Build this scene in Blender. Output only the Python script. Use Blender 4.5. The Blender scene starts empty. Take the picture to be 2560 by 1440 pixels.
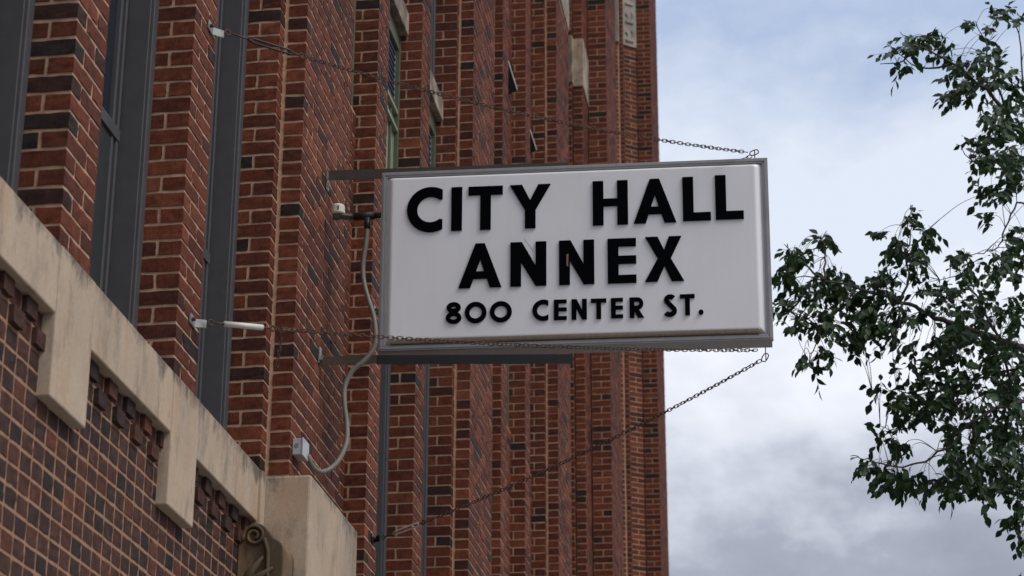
import bpy, bmesh, math, random
import numpy as np
from mathutils import Vector, Matrix
rng = np.random.default_rng(7); random.seed(7)
scene = bpy.context.scene
COL = scene.collection

# ------------------------------------------------------------------ camera
F_PX, PITCH, YAW, ROLL = 5498.6, math.radians(21.16), math.radians(8.326), math.radians(0.176)
def cam_axes():
    cy, sy, cp, sp = math.cos(YAW), math.sin(YAW), math.cos(PITCH), math.sin(PITCH)
    f = Vector((-sy*cp, cy*cp, sp)); r = Vector((cy, sy, 0)); u = r.cross(f)
    c, s = math.cos(ROLL), math.sin(ROLL)
    down = -u
    rx = c*r - s*u*1.0
    # rows used in the calibration: right = c*r + s*up ; up' = -s*r + c*up
    return c*r + s*u, -s*r + c*u, f
RX, UP, FW = cam_axes()
cam_d = bpy.data.cameras.new("camera"); cam = bpy.data.objects.new("camera", cam_d); COL.objects.link(cam)
cam_d.sensor_width = 36.0; cam_d.lens = F_PX/2560*36.0; cam_d.clip_start = 0.1; cam_d.clip_end = 3000
m = Matrix.Identity(4)
for i in range(3):
    m[i][0] = RX[i]; m[i][1] = UP[i]; m[i][2] = -FW[i]
cam.matrix_world = m
cam_d.dof.use_dof = True; cam_d.dof.focus_distance = 11.2; cam_d.dof.aperture_fstop = 5.0
scene.camera = cam
def ray(u, v): return RX*((u-1280)/F_PX) + UP*(-(v-720)/F_PX) + FW
def PY(y, u, v):
    r = ray(u, v); return r*(y/r.y)

# ------------------------------------------------------------------ sky and sun
SUN_EL, SUN_AZ = 50.0, 112.0        # azimuth clockwise from +y (street side, a little behind the viewer)
w = bpy.data.worlds.new("World"); scene.world = w; w.use_nodes = True
nt = w.node_tree; nt.nodes.clear(); N = nt.nodes.new; Lk = nt.links.new
out = N('ShaderNodeOutputWorld'); bg = N('ShaderNodeBackground'); Lk(bg.outputs[0], out.inputs[0])
sky = N('ShaderNodeTexSky'); sky.sky_type = 'NISHITA'; sky.sun_disc = False
sky.sun_elevation = math.radians(SUN_EL); sky.sun_rotation = math.radians(SUN_AZ)
bg.inputs[1].default_value = 0.10
tc = N('ShaderNodeTexCoord'); sep = N('ShaderNodeSeparateXYZ'); Lk(tc.outputs['Generated'], sep.inputs[0])
# cloud layer: noise on the direction, stretched flat like a layer seen from below
mp = N('ShaderNodeMapping'); mp.inputs['Scale'].default_value = (1.0, 1.0, 1.7); Lk(tc.outputs['Generated'], mp.inputs[0])
n1 = N('ShaderNodeTexNoise'); n1.inputs['Scale'].default_value = 7.5; n1.inputs['Detail'].default_value = 8; n1.inputs['Roughness'].default_value = .52
n1.inputs['Distortion'].default_value = .35; Lk(mp.outputs[0], n1.inputs[0])
n2 = N('ShaderNodeTexNoise'); n2.inputs['Scale'].default_value = 24; n2.inputs['Detail'].default_value = 9; n2.inputs['Roughness'].default_value = .55
Lk(mp.outputs[0], n2.inputs[0])
def mth(op, a, b=None, c=None):
    x = N('ShaderNodeMath'); x.operation = op
    for i, q in enumerate((a, b, c)):
        if q is None: continue
        if isinstance(q, (int, float)): x.inputs[i].default_value = q
        else: Lk(q, x.inputs[i])
    return x.outputs[0]
h = mth('ADD', sep.outputs[2], mth('MULTIPLY', mth('SUBTRACT', n1.outputs[0], .5), .19))
h = mth('ADD', h, mth('MULTIPLY', mth('SUBTRACT', n2.outputs[0], .5), .085))
cr = N('ShaderNodeValToRGB'); Lk(h, cr.inputs[0])
e = cr.color_ramp.elements
stops = [(.00, (.55,.58,.66)), (.21, (.33,.35,.42)), (.245, (.41,.43,.51)), (.265, (.60,.63,.71)), (.288, (.78,.81,.90)), (.335, (.98,1.0,1.06)),
         (.37, (.80,.86,.97)), (.41, (.80,.86,.97)), (.447, (.64,.72,.87)), (.485, (.46,.56,.77)), (.53, (.62,.70,.85)), (.75, (1.0,1.04,1.12)), (1.0, (1.15,1.18,1.25))]
e[0].position = stops[0][0]; e[0].color = (*stops[0][1], 1); e[1].position = 1.0; e[1].color = (*stops[-1][1], 1)
for p, c in stops[1:-1]:
    q = e.new(p); q.color = (*c, 1)
sc = N('ShaderNodeVectorMath'); sc.operation = 'SCALE'; Lk(cr.outputs[0], sc.inputs[0]); sc.inputs['Scale'].default_value = 8.6
mx = N('ShaderNodeMix'); mx.data_type = 'RGBA'; mx.inputs[0].default_value = .90
Lk(sky.outputs[0], mx.inputs[6]); Lk(sc.outputs[0], mx.inputs[7]); Lk(mx.outputs[2], bg.inputs[0])
sun_d = bpy.data.lights.new("sun", 'SUN'); sun_d.energy = 1.5; sun_d.angle = math.radians(25); sun_d.color = (1, .96, .9)
sun = bpy.data.objects.new("sun", sun_d); COL.objects.link(sun)
sa, se = math.radians(SUN_AZ), math.radians(SUN_EL)
sdir = Vector((math.sin(sa)*math.cos(se), math.cos(sa)*math.cos(se), math.sin(se)))
sun.rotation_euler = sdir.to_track_quat('Z', 'Y').to_euler()
vs = scene.view_settings; vs.view_transform = 'Standard'; vs.look = 'None'; vs.exposure = 0.28; vs.gamma = 1.0
scene.render.engine = 'CYCLES'

# ------------------------------------------------------------------ materials
def mat(name, base=(.5,.5,.5), rough=.6, metal=0.0, spec=.5):
    m = bpy.data.materials.new(name); m.use_nodes = True
    b = m.node_tree.nodes['Principled BSDF']
    b.inputs['Base Color'].default_value = (*base, 1); b.inputs['Roughness'].default_value = rough
    b.inputs['Metallic'].default_value = metal; b.inputs['Specular IOR Level'].default_value = spec
    return m
class NG:
    def __init__(s, m): s.m = m; s.t = m.node_tree; s.b = s.t.nodes['Principled BSDF']
    def n(s, k, **kw):
        x = s.t.nodes.new(k)
        for a, v in kw.items(): setattr(x, a, v)
        return x
    def l(s, a, b): s.t.links.new(a, b)
    def noise(s, vec, scale, detail=5, rough=.5, dist=0):
        x = s.n('ShaderNodeTexNoise'); x.inputs['Scale'].default_value = scale; x.inputs['Detail'].default_value = detail
        x.inputs['Roughness'].default_value = rough; x.inputs['Distortion'].default_value = dist; s.l(vec, x.inputs[0]); return x.outputs[0]
    def ramp(s, fac, stops, interp='LINEAR'):
        x = s.n('ShaderNodeValToRGB'); s.l(fac, x.inputs[0]); e = x.color_ramp.elements; x.color_ramp.interpolation = interp
        e[0].position, e[0].color = stops[0][0], (*stops[0][1], 1); e[1].position, e[1].color = stops[-1][0], (*stops[-1][1], 1)
        for p, c in stops[1:-1]: q = e.new(p); q.color = (*c, 1)
        return x.outputs[0]
    def mix(s, fac, a, b, mode='MIX'):
        x = s.n('ShaderNodeMix'); x.data_type = 'RGBA'; x.blend_type = mode
        for i, v in ((0, fac), (6, a), (7, b)):
            if isinstance(v, (int, float)): x.inputs[i].default_value = v
            elif isinstance(v, tuple): x.inputs[i].default_value = (*v, 1)
            else: s.l(v, x.inputs[i])
        return x.outputs[2]
    def mapv(s, scale):
        t = s.n('ShaderNodeTexCoord'); mm = s.n('ShaderNodeMapping'); mm.inputs['Scale'].default_value = scale
        s.l(t.outputs['Object'], mm.inputs[0]); return mm.outputs[0]
    def bump(s, hgt, strength, dist=.01):
        b = s.n('ShaderNodeBump'); b.inputs['Strength'].default_value = strength; b.inputs['Distance'].default_value = dist
        s.l(hgt, b.inputs['Height']); s.l(b.outputs[0], s.b.inputs['Normal'])
def brick_mat(name, stops):
    m = mat(name, rough=.85, spec=.2); g = NG(m)
    a = g.n('ShaderNodeAttribute'); a.attribute_name = 'rnd'
    col = g.ramp(a.outputs['Fac'], stops)
    v = g.mapv((1, 1, 1)); f = g.noise(v, 34, 6, .65)
    col = g.mix(.75, col, g.ramp(f, [(.28, (.42, .40, .42)), (.5, (1, 1, 1)), (.75, (1.5, 1.42, 1.35))]), 'MULTIPLY')
    f2 = g.noise(g.mapv((6, 6, 1.2)), 30, 4, .6)
    col = g.mix(.35, col, g.ramp(f2, [(.3, (.55, .5, .5)), (.7, (1.3, 1.3, 1.3))]), 'MULTIPLY')
    f4 = g.noise(v, 13, 3, .6)
    col = g.mix(.5, col, g.ramp(f4, [(.32, (.55, .50, .50)), (.55, (1.05, 1.05, 1.05)), (.7, (1.35, 1.2, 1.1))]), 'MULTIPLY')
    f3 = g.noise(v, 1.1, 4, .6)
    col = g.mix(.6, col, g.ramp(f3, [(.3, (.8, .78, .78)), (.7, (1.15, 1.13, 1.1))]), 'MULTIPLY')
    g.l(col, g.b.inputs['Base Color'])
    g.bump(g.noise(g.mapv((5, 5, 1)), 45, 5, .7), .7, .004)
    return m
BRICK = brick_mat("red_brick", [(0, (.026,.018,.018)), (.10, (.034,.019,.016)), (.20, (.052,.020,.016)), (.36, (.076,.022,.015)),
        (.60, (.122,.033,.017)), (.82, (.160,.044,.022)), (1, (.20,.062,.032))])
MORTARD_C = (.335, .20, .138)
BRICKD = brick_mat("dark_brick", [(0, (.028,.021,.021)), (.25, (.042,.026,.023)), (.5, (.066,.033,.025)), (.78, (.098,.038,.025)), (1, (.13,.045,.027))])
MORTAR = mat("mortar", rough=.95, spec=.1); g = NG(MORTAR); v = g.mapv((1, 1, 1))
g.l(g.mix(.6, (.47, .305, .215), g.ramp(g.noise(v, 30, 5, .6), [(.3, (.6, .55, .5)), (.7, (1.25, 1.2, 1.15))]), 'MULTIPLY'), g.b.inputs['Base Color'])
g.bump(g.noise(v, 120, 4, .7), .6, .003)
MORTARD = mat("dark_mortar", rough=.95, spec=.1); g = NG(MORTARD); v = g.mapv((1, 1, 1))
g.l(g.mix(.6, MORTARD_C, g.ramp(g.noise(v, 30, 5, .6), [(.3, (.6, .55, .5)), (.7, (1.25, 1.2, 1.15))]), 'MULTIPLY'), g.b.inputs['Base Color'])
def stone_mat(name, base, stain=1.0):
    m = mat(name, rough=.8, spec=.25); g = NG(m); v = g.mapv((1, 1, 1))
    c = g.mix(.6, base, g.ramp(g.noise(v, 3.0, 6, .6), [(.3, (.78, .74, .70)), (.7, (1.18, 1.15, 1.1))]), 'MULTIPLY')
    # orange rust streaks running down
    f = g.noise(g.mapv((5, 5, 1.3)), 1.1, 6, .6, .3)
    c = g.mix(g.ramp(f, [(.49, (0, 0, 0)), (.64, (.45*stain,)*3), (.82, (.85*stain,)*3)]), c, (.44, .26, .145))
    f = g.noise(g.mapv((4, 4, 1.5)), 1.7, 8, .72, .15)
    c = g.mix(g.ramp(f, [(.52, (0, 0, 0)), (.64, (.45*stain,)*3), (.75, (.8*stain,)*3)]), c, (.13, .11, .095))
    # soot and lichen sitting along the upper edge of the band
    tcs = g.n('ShaderNodeTexCoord'); sx = g.n('ShaderNodeSeparateXYZ'); g.l(tcs.outputs['Object'], sx.inputs[0])
    mr = g.n('ShaderNodeMapRange'); g.l(sx.outputs[2], mr.inputs[0]); mr.inputs[1].default_value = 2.74; mr.inputs[2].default_value = 2.90
    mr.inputs[3].default_value = -.14; mr.inputs[4].default_value = .13
    ad = g.n('ShaderNodeMath'); ad.operation = 'ADD'; g.l(mr.outputs[0], ad.inputs[0]); g.l(g.noise(g.mapv((2.4, 2.4, 1.2)), 2.3, 8, .75, .3), ad.inputs[1])
    c = g.mix(g.ramp(ad.outputs[0], [(.54, (0, 0, 0)), (.68, (.8*stain,)*3)]), c, (.085, .078, .07))
    c = g.mix(.5, c, g.ramp(g.noise(v, 60, 5, .7), [(.3, (.8, .8, .8)), (.7, (1.12, 1.12, 1.12))]), 'MULTIPLY')
    g.l(c, g.b.inputs['Base Color']); g.bump(g.noise(v, 90, 5, .7), .45, .003)
    return m
STONE = stone_mat("limestone", (.45, .355, .27))
STONEG = stone_mat("grey_limestone", (.36, .33, .29), .5)
def metal_mat(name, base, rough=.5, metal=.0, var=.25, stain=None):
    m = mat(name, base, rough, metal); g = NG(m); v = g.mapv((1, 1, 1))
    c = g.mix(var, base, g.ramp(g.noise(v, 12, 6, .65), [(.25, (.5, .5, .5)), (.75, (1.5, 1.5, 1.5))]), 'MULTIPLY')
    if stain: c = g.mix(g.ramp(g.noise(v, 18, 6, .7), [(.48, (0, 0, 0)), (.66, (.9,)*3)]), c, stain)
    g.l(c, g.b.inputs['Base Color']); g.bump(g.noise(v, 60, 4, .6), .12, .002)
    return m
ALU_DARK = metal_mat("dark_window_metal", (.078, .074, .081), .5, .1, .25)
ALU_FRAME = metal_mat("sign_aluminium", (.29, .28, .28), .45, .3, .25)
GALV = metal_mat("painted_steel", (.050, .044, .038), .6, .2, .5, (.060, .034, .018))
BLACKM = metal_mat("black_steel", (.013, .013, .014), .5, .2, .3)
RUST = metal_mat("rusty_steel", (.10, .052, .034), .7, .3, .6, (.03, .018, .014))
ZINC = metal_mat("zinc_plate", (.27, .28, .27), .5, .4, .4, (.12, .075, .045))
WHITEP = metal_mat("white_paint_metal", (.62, .60, .56), .45, 0, .15)
GREYBOX = metal_mat("grey_box_paint", (.42, .43, .45), .45, .1, .3)
CONDUIT = metal_mat("conduit_grey_jacket", (.15, .135, .11), .55, 0, .35)
CREAM = metal_mat("cream_plastic", (.60, .57, .44), .5, 0, .25)
GREEN = metal_mat("green_paint", (.085, .098, .055), .6, 0, .35)
GREENL = metal_mat("pale_green_paint", (.26, .28, .20), .6, 0, .2)
BLIND = metal_mat("blue_grey_blind", (.13, .14, .22), .5, 0, .2)
DARK = mat("gap_shade_black", (.006, .006, .007), .9)  # near-black colour standing in for shade under the vent flaps
PANEL = metal_mat("dark_panel", (.017, .019, .021), .6, 0, .6)
GLASS = mat("window_glass", (.010, .014, .024), .06, 0, .6)
WHITE = mat("white_acrylic", (.81, .80, .815), .38); g = NG(WHITE); v = g.mapv((1, 1, 1))
wc = g.mix(.5, (.81, .80, .815), g.ramp(g.noise(v, 2.2, 4, .5), [(.3, (.93, .92, .92)), (.7, (1.04, 1.04, 1.05))]), 'MULTIPLY')
wc = g.mix(.2, wc, g.ramp(g.noise(g.mapv((9, 9, .55)), 3.2, 6, .65), [(.30, (.90, .87, .83)), (.52, (1, 1, 1))]), 'MULTIPLY')
g.l(wc, g.b.inputs['Base Color'])
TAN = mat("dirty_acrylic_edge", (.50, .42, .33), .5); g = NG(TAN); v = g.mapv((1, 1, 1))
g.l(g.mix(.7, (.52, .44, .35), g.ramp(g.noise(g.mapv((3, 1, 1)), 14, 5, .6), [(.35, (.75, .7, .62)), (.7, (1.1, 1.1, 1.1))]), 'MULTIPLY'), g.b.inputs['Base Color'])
LETTER = mat("black_letter_paint", (.0012, .0015, .0032), .6, 0, .03)
GOLD = stone_mat("shaded_stained_stone", (.085, .060, .036), 1.0)  # brown stained stone, with the scroll's shade put into its dark base colour
ASPH = mat("asphalt", (.05, .05, .05), .9); g = NG(ASPH); v = g.mapv((1, 1, 1))
g.l(g.ramp(g.noise(v, 40, 5, .7), [(.3, (.035, .035, .036)), (.7, (.07, .07, .068))]), g.b.inputs['Base Color'])
CONC = mat("concrete_paving", (.32, .31, .29), .85); g = NG(CONC); v = g.mapv((1, 1, 1))
g.l(g.ramp(g.noise(v, 6, 6, .65), [(.3, (.24, .235, .22)), (.7, (.38, .37, .35))]), g.b.inputs['Base Color'])
YEL = mat("road_line_paint", (.6, .6, .58), .7)
BARK = mat("bark", (.06, .05, .04), .9); g = NG(BARK)
g.l(g.ramp(g.noise(g.mapv((3, 3, .6)), 20, 6, .7), [(.3, (.025, .021, .018)), (.7, (.085, .072, .06))]), g.b.inputs['Base Color'])
LEAF = mat("leaf_green", (.03, .06, .025), .5, 0, .3); g = NG(LEAF)
a = g.n('ShaderNodeAttribute'); a.attribute_name = 'rnd'
g.l(g.ramp(a.outputs['Fac'], [(0, (.007, .022, .011)), (.5, (.018, .048, .014)), (.85, (.036, .078, .018)), (1, (.065, .115, .024))]), g.b.inputs['Base Color'])
g.b.inputs['Transmission Weight'].default_value = 0.0
tr = g.n('ShaderNodeBsdfTranslucent'); tr.inputs[0].default_value = (.03, .075, .02, 1)
ms = g.n('ShaderNodeMixShader'); ms.inputs[0].default_value = .25
g.l(g.b.outputs[0], ms.inputs[1]); g.l(tr.outputs[0], ms.inputs[2]); g.l(ms.outputs[0], g.t.nodes['Material Output'].inputs[0])

# ------------------------------------------------------------------ helpers
class MB:
    """collects faces; build() links them as one mesh object"""
    def __init__(s): s.v = []; s.f = []; s.r = []
    def box(s, x0, x1, y0, y1, z0, z1, rnd=0.5, jit=0.0, skip=()):
        b = len(s.v)
        c = [(x0,y0,z0),(x1,y0,z0),(x1,y1,z0),(x0,y1,z0),(x0,y0,z1),(x1,y0,z1),(x1,y1,z1),(x0,y1,z1)]
        if jit:
            d = rng.normal(0, jit, (8, 3)); c = [tuple(np.add(p, q)) for p, q in zip(c, d)]
        s.v += c
        F = [(0,3,2,1),(4,5,6,7),(0,1,5,4),(1,2,6,5),(2,3,7,6),(3,0,4,7)]
        for i, q in enumerate(F):
            if i in skip: continue
            s.f.append(tuple(b+k for k in q)); s.r.append(rnd)
    def obox(s, o, ex, ey, ez, rnd=.5, jit=0.0):
        """box from corner o with edge vectors"""
        b = len(s.v); o, ex, ey, ez = map(Vector, (o, ex, ey, ez))
        c = [o, o+ex, o+ex+ey, o+ey, o+ez, o+ex+ez, o+ex+ey+ez, o+ey+ez]
        c = [tuple(p) for p in c]
        if jit:
            d = rng.normal(0, jit, (8, 3)); c = [tuple(np.add(p, q)) for p, q in zip(c, d)]
        s.v += c
        for q in [(0,3,2,1),(4,5,6,7),(0,1,5,4),(1,2,6,5),(2,3,7,6),(3,0,4,7)]:
            s.f.append(tuple(b+k for k in q)); s.r.append(rnd)
    def tube(s, pts, rad, seg=8, caps=True):
        pts = [Vector(p) for p in pts]; n = len(pts)
        rads = rad if hasattr(rad, '__len__') else [rad]*n
        b = len(s.v); prev = None
        for i, p in enumerate(pts):
            t = (pts[min(i+1, n-1)]-pts[max(i-1, 0)]).normalized()
            if prev is None:
                a = Vector((0, 0, 1)) if abs(t.z) < .9 else Vector((1, 0, 0)); u = t.cross(a).normalized()
            else:
                u = (prev-t*prev.dot(t)).normalized()
            prev = u; wv = t.cross(u)
            for k in range(seg):
                an = 2*math.pi*k/seg; s.v.append(tuple(p+(u*math.cos(an)+wv*math.sin(an))*rads[i]))
        for i in range(n-1):
            for k in range(seg):
                k2 = (k+1) % seg
                s.f.append((b+i*seg+k, b+i*seg+k2, b+(i+1)*seg+k2, b+(i+1)*seg+k)); s.r.append(.5)
        if caps:
            s.f.append(tuple(b+k for k in reversed(range(seg)))); s.r.append(.5)
            s.f.append(tuple(b+(n-1)*seg+k for k in range(seg))); s.r.append(.5)
    def prism(s, poly, axis, a, bb):
        """poly 2D extruded along axis ('x','y','z') from a to bb"""
        def P(p, t): return {'x': (t, p[0], p[1]), 'y': (p[0], t, p[1]), 'z': (p[0], p[1], t)}[axis]
        b = len(s.v); n = len(poly)
        s.v += [P(p, a) for p in poly]+[P(p, bb) for p in poly]
        s.f.append(tuple(b+k for k in range(n))); s.f.append(tuple(b+n+k for k in reversed(range(n)))); s.r += [.5, .5]
        for k in range(n):
            s.f.append((b+k, b+(k+1) % n, b+n+(k+1) % n, b+n+k)); s.r.append(.5)
    def build(s, name, material, parent=None, smooth=False, bevel=0.0, recalc=True):
        me = bpy.data.meshes.new(name); me.from_pydata(s.v, [], s.f)
        at = me.attributes.new('rnd', 'FLOAT', 'FACE'); at.data.foreach_set('value', np.array(s.r, dtype=np.float32))
        if recalc and len(s.f) < 60000:
            bm = bmesh.new(); bm.from_mesh(me); bmesh.ops.recalc_face_normals(bm, faces=bm.faces); bm.to_mesh(me); bm.free()
        me.materials.append(material)
        if smooth: me.polygons.foreach_set('use_smooth', [True]*len(me.polygons))
        me.update()
        o = bpy.data.objects.new(name, me); COL.objects.link(o)
        if parent: o.parent = parent
        if bevel:
            md = o.modifiers.new('bevel', 'BEVEL'); md.width = bevel; md.segments = 2; md.limit_method = 'ANGLE'
        return o
def empty(name, loc=(0, 0, 0)):
    o = bpy.data.objects.new(name, None); COL.objects.link(o); o.location = loc; o.empty_display_size = .1; return o
def tag(o, label=None, cat=None, group=None, kind=None):
    for k, q in (('label', label), ('category', cat), ('group', group), ('kind', kind)):
        if q: o[k] = q
    return o
def one(name, material, parent=None, bevel=0.0, **b):
    m = MB(); m.box(*b['b']); return m.build(name, material, parent, bevel=bevel)

# ------------------------------------------------------------------ ground
GZ = -1.65
m = MB(); m.v += [(-400, -400, GZ), (400, -400, GZ), (400, 900, GZ), (-400, 900, GZ)]; m.f.append((0, 1, 2, 3)); m.r.append(.5)
tag(m.build("ground", ASPH), kind='structure')
m = MB(); m.box(-3.2, .9, -30, 120, GZ+.004, GZ+.13); o = m.build("pavement", CONC, bevel=.01); tag(o, kind='structure')
m = MB(); m.box(9.5, 13.5, -30, 120, GZ+.004, GZ+.13); o = m.build("far_pavement", CONC, bevel=.01); tag(o, kind='structure')
m = MB()
for k in range(24): m.box(5.1, 5.22, -24+k*6, -21+k*6, GZ+.001, GZ+.006)
tag(m.build("road_marking", YEL), kind='structure')

# ------------------------------------------------------------------ the brick building
BX, BP, J = -2.588, -2.475, .0135       # pier plane, big pier plane, joint
HH, SS, CH = .0965, .2065, .0735        # header, stretcher, course height
PIT = .11
Z00 = 2.904                              # a bed joint (top of the stone band)
bld = empty("brick_building", (-3.0, 15, GZ))
tag(bld, "dark red brick building with tall piers, metal windows and a pale stone band", "building")
def kid(o): o.parent = bld; o.matrix_parent_inverse = Matrix.Translation((3.0, -15, -GZ)); return o
def courses(z0, z1):
    k0 = math.ceil((z0-Z00)/CH-1e-6); k1 = math.floor((z1-Z00)/CH+1e-6)
    return [(k, Z00+k*CH+J/2, Z00+(k+1)*CH-J/2) for k in range(k0, k1)]
def rb():
    r = random.random()
    return min(1, max(0, random.gauss(.62, .17))) if r > .075 else random.uniform(0, .2)
JT = .0011
def rough_box(M, x0, x1, y0, y1, z0, z1, rnd, fine):
    """a brick; near ones get crumbly edges"""
    if not fine: M.box(x0, x1, y0, y1, z0, z1, rnd, JT); return
    nx = max(2, int((x1-x0)/.035)); ny = max(2, int((y1-y0)/.035)); nz = 3
    def grid(o, eu, ev, nu, nv):
        b = len(M.v)
        for j in range(nv+1):
            for i in range(nu+1):
                p = np.array(o)+np.array(eu)*i/nu+np.array(ev)*j/nv
                M.v.append(tuple(p))
        for j in range(nv):
            for i in range(nu):
                a = b+j*(nu+1)+i; M.f.append((a, a+1, a+nu+2, a+nu+1)); M.r.append(rnd)
        return b
    start = len(M.v)
    dx, dy, dz = x1-x0, y1-y0, z1-z0
    grid((x0, y0, z0), (dx, 0, 0), (0, 0, dz), nx, nz)      # -y
    grid((x1, y0, z0), (0, dy, 0), (0, 0, dz), ny, nz)      # +x
    grid((x1, y1, z0), (-dx, 0, 0), (0, 0, dz), nx, nz)     # +y
    grid((x0, y0, z1), (dx, 0, 0), (0, dy, 0), nx, ny)      # top
    grid((x0, y1, z0), (dx, 0, 0), (0, -dy, 0), nx, ny)     # bottom
    # crumble: a smooth hash of the position so shared corners move together
    P = np.array(M.v[start:])
    s = 61.0
    def hsh(P, k):
        q = np.round(P*2000)/2000
        return np.modf(np.abs(np.sin(q[:, 0]*12.9898*s+q[:, 1]*78.233*s+q[:, 2]*37.719*s+k)*43758.5453))[0]-.5
    cx = np.array([(x0+x1)/2, (y0+y1)/2, (z0+z1)/2]); hd = np.array([dx/2, dy/2, dz/2])
    rel = np.abs(P-cx)/hd
    edge = ((rel > .98).sum(1) >= 2)[:, None]
    D = np.stack([hsh(P, 1.3), hsh(P, 5.1), hsh(P, 9.7)], 1)*np.where(edge, .0036, .0016)
    inward = np.where(edge, -np.sign(P-cx)*.0004*(rel > .98), 0)
    P = P+D+inward
    M.v[start:] = [tuple(p) for p in P]
def pier(y0, y1, xf, z0, z1, fine=False, inward=.32, name="brick_pier", full=True):
    M = MB()
    for k, a, b in courses(z0, z1):
        def B(x0, x1, ya, yb): rough_box(M, x0, x1, ya, yb, a, b, rb(), fine)
        if k % 2 == 0:
            B(xf-SS, xf, y0, y0+HH); B(xf-HH, xf, y0+PIT, y1)
            B(xf-SS-J-HH, xf-SS-J, y0, y0+HH); B(xf-PIT-SS, xf-PIT, y1-HH, y1)
        else:
            B(xf-HH, xf, y0, y0+SS); B(xf-SS, xf, y0+SS+J, y1)
            B(xf-PIT-SS, xf-PIT, y0, y0+HH); B(xf-SS-PIT, xf-SS-J, y1-HH, y1)
    o = kid(M.build(name, BRICK, recalc=False))
    Q = MB(); d = .0035; Q.box(xf-inward-.2, xf-d, y0+d, y1-d, z0, z1)
    Q.build("mortar", MORTAR, o)
    return o
def bigpier(y0, y1, z0, z1, fine=False):
    """outer layer y0+.105..y1-.105 on the BP plane, inner layer behind it on the BX plane"""
    M = MB(); yo0, yo1 = y0+.105, y1-.105
    for k, a, b in courses(z0, z1):
        def B(x0, x1, ya, yb): rough_box(M, x0, x1, ya, yb, a, b, rb(), fine)
        t = yo0
        lens = ([SS]*4+[9]) if k % 2 else ([HH]+[SS]*4+[9])
        for q in lens:
            e1 = min(t+q, yo1)
            if e1-t < .03: break
            B(BP-HH, BP, t, e1); t = e1+J
            if t >= yo1: break
        if k % 2 == 0: B(BX-SS, BX, y0, y0+HH); B(BX-SS, BX, y1-HH, y1)
        else:
            B(BX-HH, BX, y0, y0+HH); B(BX-HH-J-SS, BX-HH-J, y0, y0+HH); B(BX-HH, BX, y1-HH, y1)
    o = kid(M.build("wide_brick_pier", BRICK, recalc=False))
    d = .0035; Q = MB(); Q.box(BX-.5, BX-d, y0+d, y1-d, z0, z1); Q.box(BX-.02, BP-d, yo0+d, yo1-d, z0, z1)
    Q.build("mortar", MORTAR, o); return o
def wallx(x, y0, y1, z0, z1, name="brick_wall", material=None, parity=0):
    """street-facing running bond sheet on plane x"""
    M = MB()
    for k, a, b in courses(z0, z1):
        t = y0 - (PIT if (k+parity) % 2 else 0)
        while t < y1:
            ya, yb = max(t, y0), min(t+SS, y1)
            if yb-ya > .02: M.box(x-.06, x, ya, yb, a, b, rb(), JT)
            t += SS+J
    o = kid(M.build(name, material or BRICK, recalc=False))
    Q = MB(); Q.box(x-.3, x-.0035, y0, y1, z0, z1); Q.build("mortar", MORTAR, o); return o
def strip(p0, p1, z0, z1, M, Q, alt=True):
    """oblique or straight face from p0 to p1 (plan), outward normal on the right of the direction"""
    p0, p1 = Vector((*p0, 0)), Vector((*p1, 0)); d = (p1-p0); L = d.length; d.normalize(); n = Vector((d.y, -d.x, 0))
    for k, a, b in courses(z0, z1):
        t = 0.0115
        q = [SS]*20 if k % 2 else [HH]*40
        for ln in q:
            e1 = min(t+ln, L-.0015)
            if e1-t < .02: break
            o = p0+d*t+n*(-.05); o.z = a
            M.obox(o, d*(e1-t), n*.05, (0, 0, b-a), rb(), JT*.8); t = e1+J
            if t >= L-.01: break
    o = p0+n*(-.3); o.z = z0
    o2 = p0 + d*.008 - n*.0036 - n*.09; o2.z = z0
    Q.obox(o2, d*(L-.0116), n*.09, (0, 0, z1-z0))

BZ = 2.904   # bottom of the brick piers, on top of the stone band
ZT = 18.5
# bay one (nearest), bay two, bay three
pier(4.40, 5.70, BX, BZ, 6.5, name="brick_pier")
pier(6.784, 7.112, BX, BZ, 6.5, fine=True)
pier(8.180, 8.508, BX, BZ, 6.8, fine=True)
bigpier(9.585, 10.855, 2.0, 8.0, fine=True)
pier(11.925, 12.253, BX, -1.5, 9.5, fine=True)
pier(13.350, 13.678, BX, -1.5, 10.5)
bigpier(14.735, 16.005, -1.5, 11.5)
pier(17.085, 17.413, BX, -1.5, 12.5)
pier(18.520, 18.848, BX, -1.5, 13.0)
# third wide pier has a stone course from 11.17 up
bigpier(19.885, 21.155, -1.5, 11.17)
# rest of the parapet walls above, out of the picture
def seal(y): 
    m = MB(); m.box(-2.72, -2.585, y, y+.012, 2, 9); return kid(m.build("sealant_joint", ALU_DARK))
# ------------------------------------------------------------------ far pavilion and tower
M = MB(); Q = MB()
strip((-2.70, 22.30), (BX, 22.30), -1.5, ZT, M, Q)
strip((BX, 22.30), (BX, 22.395), -1.5, ZT, M, Q)
strip((BX, 22.40), (BP, 22.40), -1.5, ZT, M, Q)
strip((BP, 22.40), (BP, 22.97), -1.5, ZT, M, Q)
strip((BP, 22.975), (-2.26, 22.975), -1.5, ZT, M, Q)
strip((-2.26, 22.975), (-2.26, 24.25), -1.5, ZT, M, Q)
strip((-2.26, 24.25), (-3.25, 24.25), -1.5, ZT, M, Q)
o = kid(M.build("brick_pavilion_wall", BRICK, recalc=False)); Q.build("mortar", MORTAR, o)
M = MB(); Q = MB()
strip((-3.25, 24.25), (-3.25, 28.9), -1.5, ZT, M, Q)
o = kid(M.build("recessed_brick_wall", BRICK, recalc=False)); Q.build("mortar", MORTAR, o)
M = MB(); Q = MB()
strip((-3.25, 28.85), (-2.86, 29.02), -1.5, ZT, M, Q)
strip((-2.86, 29.02), (-2.672, 29.16), -1.5, ZT, M, Q)
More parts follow.
